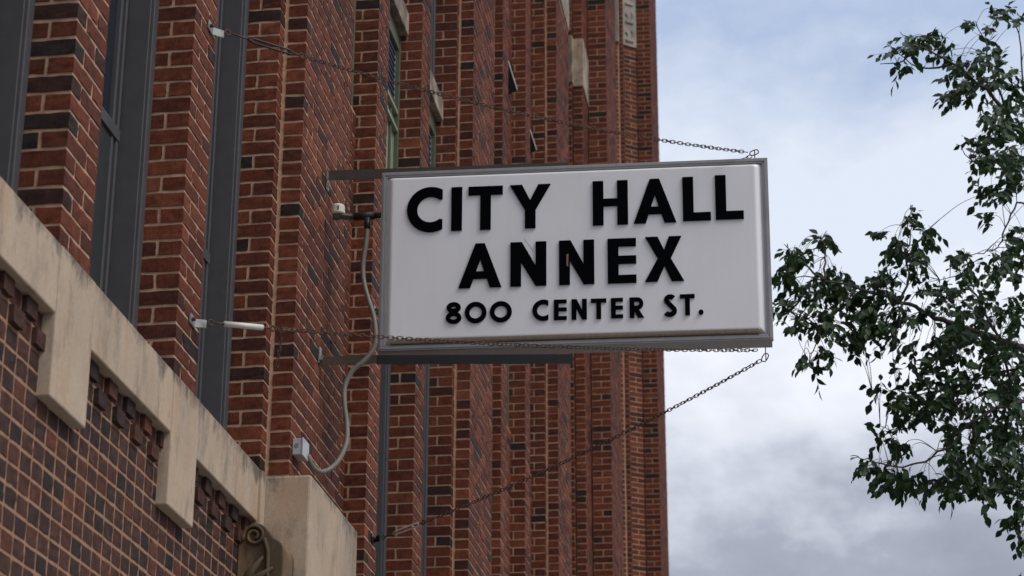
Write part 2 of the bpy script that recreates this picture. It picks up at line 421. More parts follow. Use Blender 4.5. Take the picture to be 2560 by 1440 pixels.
strip((-2.672, 29.165), (-2.615, 29.165), -1.5, ZT, M, Q)
strip((-2.612, 29.165), (-2.612, 29.26), -1.5, ZT, M, Q)
strip((-2.612, 29.265), (-2.435, 29.40), -1.5, ZT, M, Q)
strip((-2.435, 29.405), (-2.228, 29.405), -1.5, ZT, M, Q)
strip((-2.228, 29.405), (-2.228, 30.85), -1.5, ZT, M, Q)
strip((-2.228, 30.85), (-8, 30.85), -1.5, ZT, M, Q)
o = kid(M.build("brick_tower_wall", BRICK, recalc=False)); Q.build("mortar", MORTAR, o)
# main body of the building behind the facade, parapet above the view
m = MB(); m.box(-14, -3.36, 3.5, 30.7, GZ, 18.6); m.box(-3.37, -2.5, 3.5, 4.4, GZ, 14.6)
kid(m.build("rear_brick_block", BRICKD))
# ------------------------------------------------------------------ wall of headers under the stone band
M = MB()
for row in range(56):
    b = 2.644-row*CH; a = b-CH+J; t = 4.4; i = 0
    while t < 9.62:
        pro = .019 if (row in (0, 1) and (i+row) % 2 == 0) else 0
        r = min(1, max(0, random.gauss(.46, .21)))
        rough_box(M, -2.72, -2.628+pro, t, t+HH, a, b, r, a > 1.2)
        t += PIT; i += 1
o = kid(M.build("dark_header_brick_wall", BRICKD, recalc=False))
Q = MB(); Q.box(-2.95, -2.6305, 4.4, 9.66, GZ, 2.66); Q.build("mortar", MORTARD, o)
for y0, y1 in ((10.855, 14.735), (16.005, 19.885), (21.155, 22.3)):
    pass
# ------------------------------------------------------------------ stone band with drop tabs
def slab(name, x0, x1, y0, y1, z0, z1, material=STONE, bev=.006):
    m = MB(); m.box(x0, x1, y0, y1, z0, z1); return kid(m.build(name, material, bevel=bev))
tabs = [(5.42, 5.80), (6.795, 7.172), (8.178, 8.545)]
ys = 4.4
for a, b in tabs:
    slab("stone_band_block", -2.95, -2.581, ys, a-.003, 2.648, 2.904)
    slab("stone_drop_block", -2.95, -2.579, a, b, 2.350, 2.9045)
    ys = b+.003
slab("stone_band_block", -2.95, -2.581, ys, 9.56, 2.648, 2.904)
slab("stone_band_return", -2.95, -2.566, 9.562, 9.628, 2.36, 2.897)
o = slab("stone_corner_block", -2.95, -2.352, 9.632, 10.67, 1.2, 2.887, bev=.012)
# carved scroll bracket under the band
pts = []
def arc(cx, cz, r, a0, a1, n): return [(cx+r*math.cos(math.radians(a0+(a1-a0)*i/n)), cz+r*math.sin(math.radians(a0+(a1-a0)*i/n))) for i in range(n+1)]
prof = [(-2.628, 2.0), (-2.628, 2.585)]+arc(-2.548, 2.545, .058, 160, 30, 9)+arc(-2.478, 2.47, .062, 75, 0, 6)+[(-2.414, 2.2), (-2.414, 2.0)]
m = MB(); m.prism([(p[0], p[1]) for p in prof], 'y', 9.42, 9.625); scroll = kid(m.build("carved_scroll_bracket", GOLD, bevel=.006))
m = MB()
spi = []
for i in range(34):
    a = math.radians(200-i*19); r = .052-.00118*i; spi.append((-2.553+r*math.cos(a), 9.412, 2.542+r*math.sin(a)))
m.tube(spi, [.0085]*34, 7)
m.tube([(-2.505, 9.414, 2.53), (-2.487, 9.414, 2.47), (-2.482, 9.414, 2.3), (-2.482, 9.414, 2.05)], .010, 7)
m.tube([(-2.44, 9.43, 2.50), (-2.425, 9.43, 2.44), (-2.42, 9.43, 2.2), (-2.42, 9.43, 2.0)], .009, 7)
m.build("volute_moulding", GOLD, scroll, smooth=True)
m = MB()
for i in range(6):
    a0 = math.radians(62-i*21); base = Vector((-2.60, 9.412, 2.27)); L = .20-.012*i
    tip = base+Vector((math.cos(a0)*L, 0, math.sin(a0)*L)); md = (base+tip)/2+Vector((-math.sin(a0)*.016, 0, math.cos(a0)*.016))
    m.tube([base, md, tip], [.010, .022, .006], 8)
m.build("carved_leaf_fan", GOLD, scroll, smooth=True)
# junction box is a thing of its own; carved panel and high stone blocks
slab("high_stone_block", -3.0, BP+.012, 19.985, 21.055, 11.17, 11.78)
slab("high_stone_block", -3.0, BX+.012, 19.885, 21.155, 11.17, 11.77)
bigpier(19.885, 21.155, 11.79, 14)
slab("high_stone_block", -2.75, BP+.014, 22.388, 22.955, 11.18, 11.785)
slab("high_stone_block", -2.75, BX+.014, 22.288, 22.38, 11.19, 11.78)
# carved panel on the splay
M = MB(); d = Vector((.177, .135, 0)).normalized(); n = Vector((d.y, -d.x, 0))
p = Vector((-2.622, 29.25, 15.25)); M.obox(p-n*.05, d*.235, n*.065, (0, 0, 3.3))
for i in range(9):
    zc = 15.32+i*.31
    M.obox(p+n*.016+d*(.05)+Vector((0, 0, zc-15.25)), d*.13, n*.02, (0, 0, .03))
    for s_ in (-1, 1):
        c = p+n*.02+d*(.117+s_*.03)+Vector((0, 0, zc-15.25+.14)); 
        M.tube([c-Vector((0, 0, .05)), c+d*s_*.03, c+Vector((0, 0, .06))], [.006, .018, .006], 6)
kid(M.build("carved_stone_panel", STONEG))
slab("grey_stone_pilaster", -2.80, -2.665, 29.06, 29.15, 15.22, 18.5, STONEG)
# ------------------------------------------------------------------ windows
def alu_window(ya, yb, z0, z1, rails=(), low=None, xg=-2.885):
    """metal window filling the opening ya..yb between two piers"""
    o = empty("metal_window", (xg, (ya+yb)/2, z0)); kid(o)
    def put(mm, nm, mt, bev=0): 
        q = mm.build(nm, mt, None, bevel=bev); q.parent = o; q.matrix_parent_inverse = Matrix.Translation((-xg, -(ya+yb)/2, -z0)); return q
    for s, e0, e1 in ((1, ya, ya+.085), (-1, yb-.085, yb)):
        m = MB(); m.box(-2.872, -2.768, min(e0, e1)+(.022 if s == -1 else 0), max(e0, e1)-.004, z0, z1)
        m.box(-2.80, -2.752, (e0 if s == 1 else e1-.060), (e0+.060 if s == 1 else e1-.003), z0, z1)
        put(m, "frame", ALU_DARK, .004)
    for off, xx in ((.086, -2.862), (.138, -2.866)):
        m = MB(); m.box(xx-.03, xx, yb-off-.026, yb-off, z0, z1); put(m, "sash", ALU_DARK, .002)
        m = MB(); m.box(xx-.03, xx, ya+off+.02, ya+off+.05, z0, z1); put(m, "sash", ALU_DARK, .002)
    m = MB(); m.box(xg-.006, xg, ya+.02, yb-.02, z0, z1); put(m, "pane", GLASS)
    for rz in rails:
        m = MB(); m.box(-2.90, -2.858, ya+.06, yb-.084, rz-.028, rz+.028); put(m, "rail", ALU_DARK, .002)
    if low:
        m = MB(); m.box(xg-.01, xg+.015, ya+.02, yb-.02, z0, low); put(m, "lower_panel", PANEL)
    return o
alu_window(5.70, 6.784, BZ-.02, 6.5, (3.94,), 3.93)
alu_window(7.112, 8.180, BZ-.02, 6.5, (3.94,), 3.93)
alu_window(8.508, 9.585, BZ-.02, 6.8, (3.94,), 3.93)
alu_window(12.253, 13.350, -1.4, 5.35, (), None)
alu_window(13.678, 14.735, -1.4, 5.35, (), None)
alu_window(12.253, 13.350, 7.31, 10.4, (), None)
alu_window(13.678, 14.735, 7.31, 10.4, (), None)
def green_window(ya, yb, z0, z1, blind=True):
    o = empty("green_window", (-2.8, (ya+yb)/2, z0)); kid(o)
    def put(mm, nm, mt, bev=0):
        q = mm.build(nm, mt, None, bevel=bev); q.parent = o; q.matrix_parent_inverse = Matrix.Translation((2.8, -(ya+yb)/2, -z0)); return q
    XF = -2.735
    m = MB()
    m.box(XF-.12, XF, yb-.034, yb-.004, z0, z1); m.box(XF-.12, XF, ya+.004, ya+.055, z0, z1)
    m.box(XF-.12, XF-.002, ya+.05, yb-.05, z0, z0+.06); m.box(XF-.12, XF-.002, ya+.05, yb-.05, z1-.13, z1)
    put(m, "frame", GREEN, .003)
    for e0, e1 in ((yb-.055, yb-.035), (ya+.056, ya+.08)):
        m = MB(); m.box(XF-.10, XF-.03, e0, e1, z0+.06, z1-.13); put(m, "jamb_lining", GREENL)
    if blind:
        zm = 6.53
        m = MB(); m.box(XF-.05, XF-.035, ya+.08, yb-.056, z0+.06, zm); put(m, "lower_panel", GREENL)
        for i in range(5):
            m = MB(); y_ = ya+.18+i*(yb-ya-.36)/4; m.box(XF-.035, XF-.02, y_-.018, y_+.018, z0+.1, zm-.03); put(m, "panel_rib", GREEN)
        for z_ in (zm, 6.40):
            m = MB(); m.box(XF-.05, XF-.004, ya+.06, yb-.036, z_-.012, z_+.014); put(m, "rail", GREENL)
        z = zm+.03
        while z < z1-.16:
            m = MB(); m.obox((XF-.08, ya+.10, z+.03), (.055, 0, -.03), (0, yb-ya-.156, 0), (.003, 0, .006)); put(m, "louvre_blade", BLIND); z += .045
    m = MB(); m.box(XF-.115, XF-.108, ya+.05, yb-.05, z0, z1); put(m, "pane", GLASS)
    return o
green_window(12.253, 13.350, 5.35, 7.13)
green_window(13.678, 14.735, 5.35, 7.13)
slab("stone_lintel", -2.86, -2.682, 12.258, 13.345, 7.13, 7.305)
slab("stone_lintel", -2.86, -2.682, 13.683, 14.730, 7.13, 7.305)
green_window(10.855, 11.925, 5.86, 7.9, False)
for a, b in ((16.005, 17.085), (17.413, 18.520), (18.848, 19.885)):
    green_window(a, b, 5.86, 7.9, False)
for a, b, z0, z1 in ((10.855, 11.925, -1.5, 5.86), (16.005, 17.085, -1.5, 5.86), (17.413, 18.520, -1.5, 5.86), (18.848, 19.885, -1.5, 5.86),
                     (10.855, 11.925, 7.9, 10), (16.005, 17.085, 7.9, 12.5), (17.413, 18.52, 7.9, 13), (18.848, 19.885, 7.9, 13), (21.155, 22.3, -1.5, 14)):
    wallx(-2.715, a+.003, b-.003, z0, z1)
for a, b in ((17.45, 18.06), (18.89, 19.39)):
    o = empty("awning_vent", (-2.7, a, 9.0)); kid(o)
    m = MB(); m.prism([(-2.7135, 9.028), (-2.605, 9.016), (-2.7135, 8.955)], 'y', a, b); q = m.build("vent_shade_wedge", DARK); q.parent = o; q.matrix_parent_inverse = Matrix.Translation((2.7, -a, -9.0))  # solid near-black wedge painted as the shade beneath the flap
    m = MB(); m.obox((-2.706, a-.003, 9.029), (.108, 0, -.012), (0, b-a+.006, 0), (0, 0, .014)); q = m.build("vent_flap", WHITEP); q.parent = o; q.matrix_parent_inverse = Matrix.Translation((2.7, -a, -9.0))
m = MB(); m.box(-2.62, -2.585, 10.856, 10.872, 2.0, 8.0); kid(m.build("sealant_joint", ALU_DARK))

# ------------------------------------------------------------------ the sign
SW, SH = 1.978, .961
sign = empty("hanging_sign", (-2.169, 10.17, 4.653))
ra, rb2, rc = math.radians(3.21), math.radians(.45), math.radians(1.41)
sign.matrix_world = Matrix.Translation((-2.169, 10.17, 4.653)) @ (Matrix.Rotation(rc, 4, 'Z') @ Matrix.Rotation(ra, 4, 'X') @ Matrix.Rotation(rb2, 4, 'Y'))
tag(sign, "white box sign with black raised lettering CITY HALL ANNEX held out from the brick wall", "sign")
# local: x right, y away from the viewer, z up; origin = front top-left corner
def sb(name, mt, boxes, bevel=.002, parent=sign):
    m = MB()
    for q in boxes: m.box(*q)
    return m.build(name, mt, parent, bevel=bevel)
sb("cabinet", ALU_FRAME, [(.006, SW-.006, .03, .155, -SH+.004, -.052)])
def frame_piece(pts2, y0, y1):
    m = MB(); m.prism(pts2, 'y', y0, y1); return m
fw = .030
m = MB()
o_, i_ = [(0, 0), (SW, 0), (SW, -SH), (0, -SH)], [(fw, -fw), (SW-fw, -fw), (SW-fw, -SH+fw), (fw, -SH+fw)]
for k in range(4):
    a, b, c, d_ = o_[k], o_[(k+1) % 4], i_[(k+1) % 4], i_[k]
    m.prism([a, b, c, d_], 'y', 0, .034)
fr = m.build("frame", ALU_FRAME, sign, bevel=.0025)
m = MB()
for k in range(4):
    def lerp(t, k): return (o_[k][0]+(i_[k][0]-o_[k][0])*t, o_[k][1]+(i_[k][1]-o_[k][1])*t)
    m.prism([lerp(.30, k), lerp(.30, (k+1) % 4), lerp(.62, (k+1) % 4), lerp(.62, k)], 'y', -.0035, .004)
m.build("frame_ridge", ALU_FRAME, fr, bevel=.001)
# pan-formed face: outer lip, bevel, raised panel
a0, a1, b0, b1 = fw-.002, SW-fw+.002, -fw+.002, -SH+fw-.002
def face_rings():
    rings = []
    def rr(x0, x1, z0, z1, r, y):
        P = []
        for cx, cz, s in ((x1-r, z0-r, 0), (x1-r, z1+r, -90), (x0+r, z1+r, -180), (x0+r, z0-r, -270)):
            for i in range(7):
                an = math.radians(90+s-i*15); P.append((cx+r*math.cos(an), y, cz+r*math.sin(an)))
        return P
    rings.append(rr(a0, a1, b0, b1, .002, .014))
    rings.append(rr(a0+.005, a1-.008, b0-.002, b1+.006, .008, .013))
    rings.append(rr(a0+.010, a1-.014, b0-.004, b1+.010, .012, .006))
    rings.append(rr(a0+.024, a1-.030, b0-.011, b1+.022, .018, -.010))
    rings.append(rr(a0+.031, a1-.037, b0-.014, b1+.028, .016, -.014))
    rings.append(rr(a0+.040, a1-.046, b0-.022, b1+.036, .012, -.0145))
    return rings
m = MB(); R_ = face_rings(); n = len(R_[0])
for P in R_: m.v += P
for i in range(len(R_)-1):
    for k in range(n): m.f.append((i*n+k, i*n+(k+1) % n, (i+1)*n+(k+1) % n, (i+1)*n+k)); m.r.append(.5)
m.f.append(tuple((len(R_)-1)*n+k for k in range(n))); m.r.append(.5)
face = m.build("face_panel", WHITE, sign, smooth=False)
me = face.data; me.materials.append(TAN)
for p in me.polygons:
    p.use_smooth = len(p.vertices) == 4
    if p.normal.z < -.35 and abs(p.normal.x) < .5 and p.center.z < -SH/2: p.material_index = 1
# letters -------------------------------------------------
FY = -.0145; TH = .009
def poly_I(w, h, s): return [[(0, 0), (w, 0), (w, h), (0, h)]]
def glyph(ch, w, h, s):
    if ch == 'I': return [[(0, 0), (w, 0), (w, h), (0, h)]]
    if ch == 'L': return [[(0, 0), (w, 0), (w, s*.80), (s, s*.80), (s, h), (0, h)]]
    if ch == 'T': c = w/2; return [[(c-s/2, 0), (c+s/2, 0), (c+s/2, h-s*.85), (w, h-s*.85), (w, h), (0, h), (0, h-s*.85), (c-s/2, h-s*.85)]]
    if ch == 'H':
        q = s*.73; c = h*.51
        return [[(0, 0), (s, 0), (s, c-q/2), (w-s, c-q/2), (w-s, 0), (w, 0), (w, h), (w-s, h), (w-s, c+q/2), (s, c+q/2), (s, h), (0, h)]]
    if ch == 'E':
        q = s*.78; c = h*.52
        return [[(0, 0), (w, 0), (w, q), (s, q), (s, c-q/2), (w, c-q/2), (w, c+q/2), (s, c+q/2), (s, h-q), (w, h-q), (w, h), (0, h)]]
    if ch == 'N': return [[(0, 0), (s, 0), (s, h*.54), (w-s*1.0, 0), (w, 0), (w, h), (w-s, h), (w-s, h*.46), (s*1.08, h), (0, h)]]
    if ch == 'A':
        c = w/2; t = s*.44; q = h*.2
        f = lambda z: (c-t)*z/h      # left outer edge
        L_ = [(0, 0), (s*1.10, 0), (c+.0005, h*.64*1.0), (c+.0005, h), (c-t, h)]
        R2 = [(w, 0), (w-s*1.10, 0), (c-.0005, h*.64*1.0), (c-.0005, h), (c+t, h)]
        bar = [(f(q)+s*.3, q), (w-f(q)-s*.3, q), (w-f(q+s*.72)-s*.5, q+s*.72), (f(q+s*.72)+s*.5, q+s*.72)]
        return [L_, R2, bar]
    if ch == 'Y': c = w/2; return [[(c-s/2, 0), (c+s/2, 0), (c+s/2, h*.42), (w, h), (w-s*1.15, h), (c, h*.64), (s*1.15, h), (0, h), (c-s/2, h*.42)]]
    if ch == 'X':
        c = w/2; k = s*.60
        return [[(0, 0), (s*1.15, 0), (c, h*.345), (w-s*1.15, 0), (w, 0), (c+k, h*.51), (w-.01*h/.23, h), (w-s*1.15-.01*h/.23, h), (c, h*.70), (s*1.15+.004, h), (.004, h), (c-k, h*.51)]]
    def ring(cx, cy, rx, ry, s, a0=0, a1=360, n=48):
        O, I = [], []
        for i in range(n+1):
            a = math.radians(a0+(a1-a0)*i/n); O.append((cx+rx*math.cos(a), cy+ry*math.sin(a))); I.append((cx+(rx-s)*math.cos(a), cy+(ry-s)*math.sin(a)))
        return ('ring', O, I)
    if ch == 'O': return [ring(w/2, h/2, w/2, h/2, s)]
    if ch == '8': return [ring(w/2, h*.275, w/2, h*.285, s*.93), ring(w/2, h*.755, w*.455, h*.25, s*.93)]
    if ch == 'C':
        r = h/2; cx = r; a = math.degrees(math.acos(min(1, (w-cx)/r)))
        O = [(cx+r*math.cos(math.radians(t)), r+r*math.sin(math.radians(t))) for t in np.linspace(a, 360-a, 44)]
        ri = r-s*.97; b = 50
        I = [(cx+ri*math.cos(math.radians(t)), r+ri*math.sin(math.radians(t))) for t in np.linspace(b, 360-b, 44)]
        O = [(w, r+r*math.sin(math.radians(a)))]+O+[(w, r-r*math.sin(math.radians(a)))]
        I = [(w, r+.225*h)]+I+[(w, r-.225*h)]
        return [('ring', O, I)]
    if ch == 'S':
        cl = []
        q = s/2
        for t in np.linspace(38, 270, 22): cl.append((w*.52+(w*.5-q)*.86*math.cos(math.radians(t)), h*.745+(h*.255-q)*math.sin(math.radians(t))))
        for t in np.linspace(90, -148, 24): cl.append((w*.48+(w*.5-q)*math.cos(math.radians(t)), h*.275+(h*.275-q)*math.sin(math.radians(t))))
        # merge the two halves through the middle
        cl = [p for i, p in enumerate(cl) if not (14 < i < 28)]
        O, I = [], []
        for i in range(len(cl)):
            a, b = np.array(cl[max(0, i-1)]), np.array(cl[min(len(cl)-1, i+1)]); d = (b-a)/np.linalg.norm(b-a); nn = np.array([-d[1], d[0]])
            O.append(tuple(np.array(cl[i])+nn*q)); I.append(tuple(np.array(cl[i])-nn*q))
        return [('ring', O, I)]
    if ch == 'R':
        st = [(0, 0), (s, 0), (s, h), (0, h)]
        O, I = [(s*.5, h)], [(s*.5, h-s*.85)]
        r = h*.30; cx = w-r-w*.02
        for t in np.linspace(90, -90, 20):
            O.append((cx+r*math.cos(math.radians(t)), h-r+r*math.sin(math.radians(t)))); I.append((cx+(r-s*.85)*math.cos(math.radians(t)), h-r+(r-s*.85)*math.sin(math.radians(t))))
        O.append((s*.5, h-2*r)); I.append((s*.5, h-2*r+s*.85))
        leg = [(w-s*1.25, 0), (w+s*.05, 0), (w*.60, h*.46), (w*.60-s*1.05, h*.44)]
        return [st, ('ring', O, I), leg]
    if ch == '.':
        return [[(w/2+w/2*math.cos(math.radians(t)), h/2+h/2*math.sin(math.radians(t))) for t in range(0, 360, 15)]]
def letter(ch, x0, x1, ztop, zbot, s):
    w, h = x1-x0, zbot-ztop
    m = MB(); off = 0
    for pc in glyph(ch, w, h, s):
        y0, y1 = FY-TH-off, FY+.0005
        if pc[0] == 'ring':
            O, I = pc[1], pc[2]; b = len(m.v); n = len(O)
            for y in (y0, y1):
                for p in O: m.v.append((x0+p[0], y, -zbot+p[1]))
                for p in I: m.v.append((x0+p[0], y, -zbot+p[1]))
            for i in range(n-1):
                for (p, q, r_, s_) in ((i, i+1, n+i+1, n+i), (2*n+i, 2*n+i+1, i+1, i), (3*n+i, 3*n+i+1, n+i+1, n+i)):
                    m.f.append((b+p, b+q, b+r_, b+s_)); m.r.append(.5)
            for i in (0, n-1): m.f.append((b+i, b+n+i, b+3*n+i, b+2*n+i)); m.r.append(.5)
        else:
            m.prism([(x0+p[0], -zbot+p[1]) for p in pc], 'y', y0, y1)
        off += .0004
    return m.build("letter", LETTER, face, bevel=0)
S1, S2 = .054, .0235
for a in (('C', .139, .322, .098, .342), ('I', .368, .423, .104, .339), ('T', .456, .632, .105, .339), ('Y', .669, .877, .105, .340),
          ('H', 1.092, 1.270, .101, .338), ('A', 1.299, 1.513, .100, .336), ('L', 1.547, 1.687, .097, .332), ('L', 1.711, 1.851, .094, .331),
          ('A', .409, .628, .413, .648), ('N', .673, .855, .414, .648), ('N', .920, 1.097, .414, .648), ('E', 1.165, 1.308, .413, .649), ('X', 1.351, 1.546, .411, .647)):
    letter(*a, S1)
for a in (('8', .347, .426, .722, .833), ('O', .443, .553, .723, .834), ('O', .570, .681, .724, .834), ('C', .785, .865, .723, .833), ('E', .893, .957, .726, .831),
          ('N', .982, 1.058, .726, .832), ('T', 1.079, 1.156, .727, .832), ('E', 1.179, 1.239, .727, .831), ('R', 1.272, 1.342, .727, .832),
          ('S', 1.438, 1.508, .717, .833), ('T', 1.523, 1.596, .719, .827), ('.', 1.614, 1.638, .801, .827)):
    letter(*a, S2)
CHIP = mat('bare_tan_chip', (.22, .13, .09), .7)
# chipped paint on the second N, a hairline crack across the first
m = MB(); m.prism([(.957, -.490), (.968, -.484), (.966, -.556), (.958, -.548)], 'y', FY-TH-.0012, FY-TH+.0005); m.build("paint_chip", CHIP, face)
m = MB(); m.tube([(.742, FY-.0004, -.395), (.775, FY-.0004, -.440), (.788, FY-.0004, -.465)], .0007, 4); m.build("hairline_crack", GALV, face)
m = MB(); m.tube([(a0+.035, -.002, b1+.0035), (SW*.5, -.002, b1+.0035), (a1-.04, -.002, b1+.0035)], .0028, 5); m.build("grime_line", RUST, face)
# steel angle bars that carry the sign, top and bottom
def wl(p): return sign.matrix_world.inverted() @ Vector(p)
OLDBAR = metal_mat('rust_stained_bar', (.062, .050, .036), .65, .1, .5, (.11, .060, .022))
def bar(P0, P1, hh, dd, mt, name):
    m = MB(); P0, P1 = Vector(P0), Vector(P1); d = P1-P0
    m.obox(P0, d, (0, dd, 0), (0, 0, .004)); m.obox(P0, d, (0, .004, 0), (0, 0, -hh)) 
    o = m.build(name, mt); o.parent = sign; o.matrix_parent_inverse = sign.matrix_world.inverted(); return o
tb = bar((-2.474, 10.235, 4.708), (-1.205, 10.235, 4.676), .050, .045, GALV, "upper_angle_bar")
bb = bar((-2.474, 10.205, 3.668), (-2.180, 10.205, 3.664), .040, .045, OLDBAR, "lower_angle_bar")
bb2 = bar((-2.180, 10.208, 3.664), (-1.19, 10.208, 3.622), .044, .045, BLACKM, "lower_angle_bar")
def plate(y0, z0, z1, nm):
    m = MB(); m.box(-2.4725, -2.4665, y0-.022, y0+.02, z0, z1); m.box(-2.4665, -2.455, y0-.018, y0-.002, z0+.015, z0+.035)
    o = m.build(nm, ZINC); o.parent = sign; o.matrix_parent_inverse = sign.matrix_world.inverted(); return o
plate(10.235, 4.600, 4.700, "wall_plate"); plate(10.205, 3.635, 3.72, "wall_plate")
# ------------------------------------------------------------------ support chains
def link_mesh(M, c, t, up, L, W, r):
    """one oval link centred c, long axis t, wide axis up"""
    n = 12; pts = []
    for i in range(n):
        a = 2*math.pi*i/n; ca, sa_ = math.cos(a), math.sin(a)
        px = (L/2-W/2)*(1 if ca > .2 else -1 if ca < -.2 else 0)+W/2*ca; pts.append(c+t*px+up*(W/2*sa_))
    b = len(M.v); sg = 5
    for i in range(n):
        tg = (pts[(i+1) % n]-pts[i-1]).normalized(); nrm = t.cross(up).normalized(); bi = tg.cross(nrm)
        for k in range(sg):
            an = 2*math.pi*k/sg; M.v.append(tuple(pts[i]+(nrm*math.cos(an)+bi*math.sin(an))*r))
    for i in range(n):
        for k in range(sg):
            M.f.append((b+i*sg+k, b+i*sg+(k+1) % sg, b+((i+1) % n)*sg+(k+1) % sg, b+((i+1) % n)*sg+k)); M.r.append(.5)
def chain(A, Bp, sag, label, tb_mat, tb_frac=(.05, .13), plate_mat=ZINC, tail=False, white=False, loop=None):
    A, Bp = Vector(A), Vector(Bp)
    root = empty("support_chain", A); tag(root, label, "chain", "chains bracing the sign")
    inv = Matrix.Translation(-A)
    def put(m, nm, mt, sm=False, par=None):
        o = m.build(nm, mt, None, smooth=sm); o.parent = root; o.matrix_parent_inverse = inv; return o
    def P(t): return A.lerp(Bp, t)+Vector((0, 0, -sag*4*t*(1-t)))
    Ln = (Bp-A).length
    # anchor: bent strap bolted to the wall
    d = (P(.03)-P(0)).normalized()
    m = MB(); m.obox(A+Vector((-.026, -.055, -.022)), (.005, 0, 0), (0, .07, 0), (0, 0, .044))
    e = A+Vector((-.024, .012, 0)); m.obox(e+Vector((0, 0, -.018)), d*.055, Vector((0, .005, 0)), (0, 0, .036)); put(m, "anchor_strap", plate_mat)
    m = MB(); m.tube([A+Vector((-.022, -.032, 0)), A+Vector((-.006, -.032, 0))], .009, 6); put(m, "bolt", RUST)
    # turnbuckle
    t0, t1 = tb_frac; p0, p1 = P(t0), P(t1); dd = (p1-p0).normalized()
    q = MB()
    if white: q.tube([p0+dd*.01, p1-dd*.01], .0125, 10)
    else:
        s_ = dd.cross(Vector((0, 1, 0))).normalized()
        for sg in (-1, 1): q.tube([p0, p0+dd*.03+s_*sg*.010, p1-dd*.03+s_*sg*.010, p1], .0045, 6)
    put(q, "turnbuckle", tb_mat, True)
    cen = p1+dd*.035
    for c, rod in ((P(.018), [P(.018)+dd*.013, p0+dd*.03]), (cen, [p1-dd*.03, p1+dd*.023])):
        m = MB(); m.tube(rod, .0042, 6)
        ring = [c+dd*.013*math.cos(a)+Vector((0, 0, 1))*.013*math.sin(a) for a in np.linspace(0, 2*math.pi, 13)]; m.tube(ring, .0035, 6, False)
        put(m, "eye_bolt", RUST, True)
    # links
    m = MB(); tpar = t1+.045/Ln; pitch = .0235; i = 0
    while tpar < 1-.012:
        c = P(tpar); tg = (P(tpar+.004)-P(tpar-.004)).normalized()
        roll = math.radians(45+random.uniform(-22, 22)) + (math.pi/2 if i % 2 else 0)
        s1 = tg.cross(Vector((0, 1, 0))).normalized(); s2 = tg.cross(s1).normalized()
        up = s1*math.cos(roll)+s2*math.sin(roll)
        link_mesh(m, c, tg, up, (.033), .0160, .0023); tpar += pitch/Ln; i += 1
    if tail:
        c0 = p1+dd*.08
        for k in range(8):
            c = c0+Vector((-.0015*k, -.01, -.012-k*.021)); link_mesh(m, c, Vector((-.08, 0, -1)).normalized(), Vector((math.cos(k*1.5), math.sin(k*1.5), 0)), .033, .0155, .0019)
    put(m, "chain_links", RUST, True)
    if loop:
        m = MB(); c = Bp; s_ = Vector((math.cos(loop), 0, math.sin(loop)))
        link_mesh(m, c-s_*.004, s_, s_.cross(Vector((0, 1, 0))).normalized(), .046, .026, .0030)
        put(m, "end_shackle", RUST, True)
    return root
EU, EL = Vector((-.262, 10.262, 4.686)), Vector((-.248, 10.275, 3.583))
chain((-2.560, 8.415, 4.596), EU, .075, "rusty chain with black turnbuckle from near pier to the sign's top corner", BLACKM, loop=math.radians(200))
chain((-2.560, 8.400, 3.205), EL+Vector((0, -.02, .035)), .035, "rusty chain with white turnbuckle crossing in front of the sign's lower edge", WHITEP, (.035, .102), white=True, tail=True)
chain((-2.560, 12.150, 3.235), EL, .055, "rusty chain rising from far brick pier to the sign's bottom corner", WHITEP, (.045, .125), plate_mat=BLACKM, loop=math.radians(240))
chain((-2.560, 12.04, 4.605), EU+Vector((.01, .01, 0)), .05, "rusty chain behind the sign from far pier to its top corner", BLACKM)
for nm, p, zz in (("eye_bolt", EU, -.05), ("eye_bolt", EL, .06)):
    m = MB(); m.tube([p+Vector((.006, 0, 0)), p+Vector((.006, 0, zz))], .003, 6)
    c = p+Vector((.006, 0, 0)); m.tube([c+Vector((.0, .009*math.cos(a), .011*math.sin(a))) for a in np.linspace(0, 6.283, 11)], .0028, 6, False)
    o = m.build(nm, RUST); o.parent = sign; o.matrix_parent_inverse = sign.matrix_world.inverted()
# ------------------------------------------------------------------ conduit, junction box, photocell
cond = empty("electrical_conduit", (-2.3, 10.2, 4.4)); tag(cond, "grey flexible conduit looping down beside the sign's left edge to a box", "conduit")
invc = Matrix.Translation((2.3, -10.2, -4.4))
path = [(918, 566, 10.21), (916, 600, 10.21), (908, 655, 10.21), (909, 700, 10.20), (920, 745, 10.18), (934, 790, 10.16), (939, 835, 10.15), (934, 870, 10.15), (912, 900, 10.14),
        (880, 928, 10.13), (862, 965, 10.12), (861, 1010, 10.11), (867, 1060, 10.10), (866, 1105, 10.06), (850, 1145, 10.02), (828, 1170, 9.98), (803, 1180, 9.93), (785, 1170, 9.88), (772, 1150, 9.85), (766, 1138, 9.83)]
pp = [PY(y, u, v) for u, v, y in path]
def catmull(P, k=5):
    o = []
    for i in range(len(P)-1):
        p0, p1, p2, p3 = P[max(i-1, 0)], P[i], P[i+1], P[min(i+2, len(P)-1)]
        for j in range(k):
            t = j/k; o.append(.5*((2*p1)+(p2-p0)*t+(2*p0-5*p1+4*p2-p3)*t*t+(3*p1-p0-3*p2+p3)*t**3))
    o.append(P[-1]); return o
m = MB(); m.tube(catmull(pp), .0125, 10); o = m.build("flexible_tube", CONDUIT, None, smooth=True); o.parent = cond; o.matrix_parent_inverse = invc
m = MB(); m.tube([PY(10.21, 918, 572), PY(10.21, 919, 545)], .017, 10); m.tube([PY(10.22, 885, 542), PY(10.22, 938, 539)], .021, 12)
m.tube([PY(10.22, 936, 539), PY(10.22, 957, 538)], .015, 10); m.tube([PY(10.22, 878, 543), PY(10.22, 888, 542)], .014, 10)
o = m.build("tee_fitting", BLACKM, None, smooth=True, bevel=0); o.parent = cond; o.matrix_parent_inverse = invc
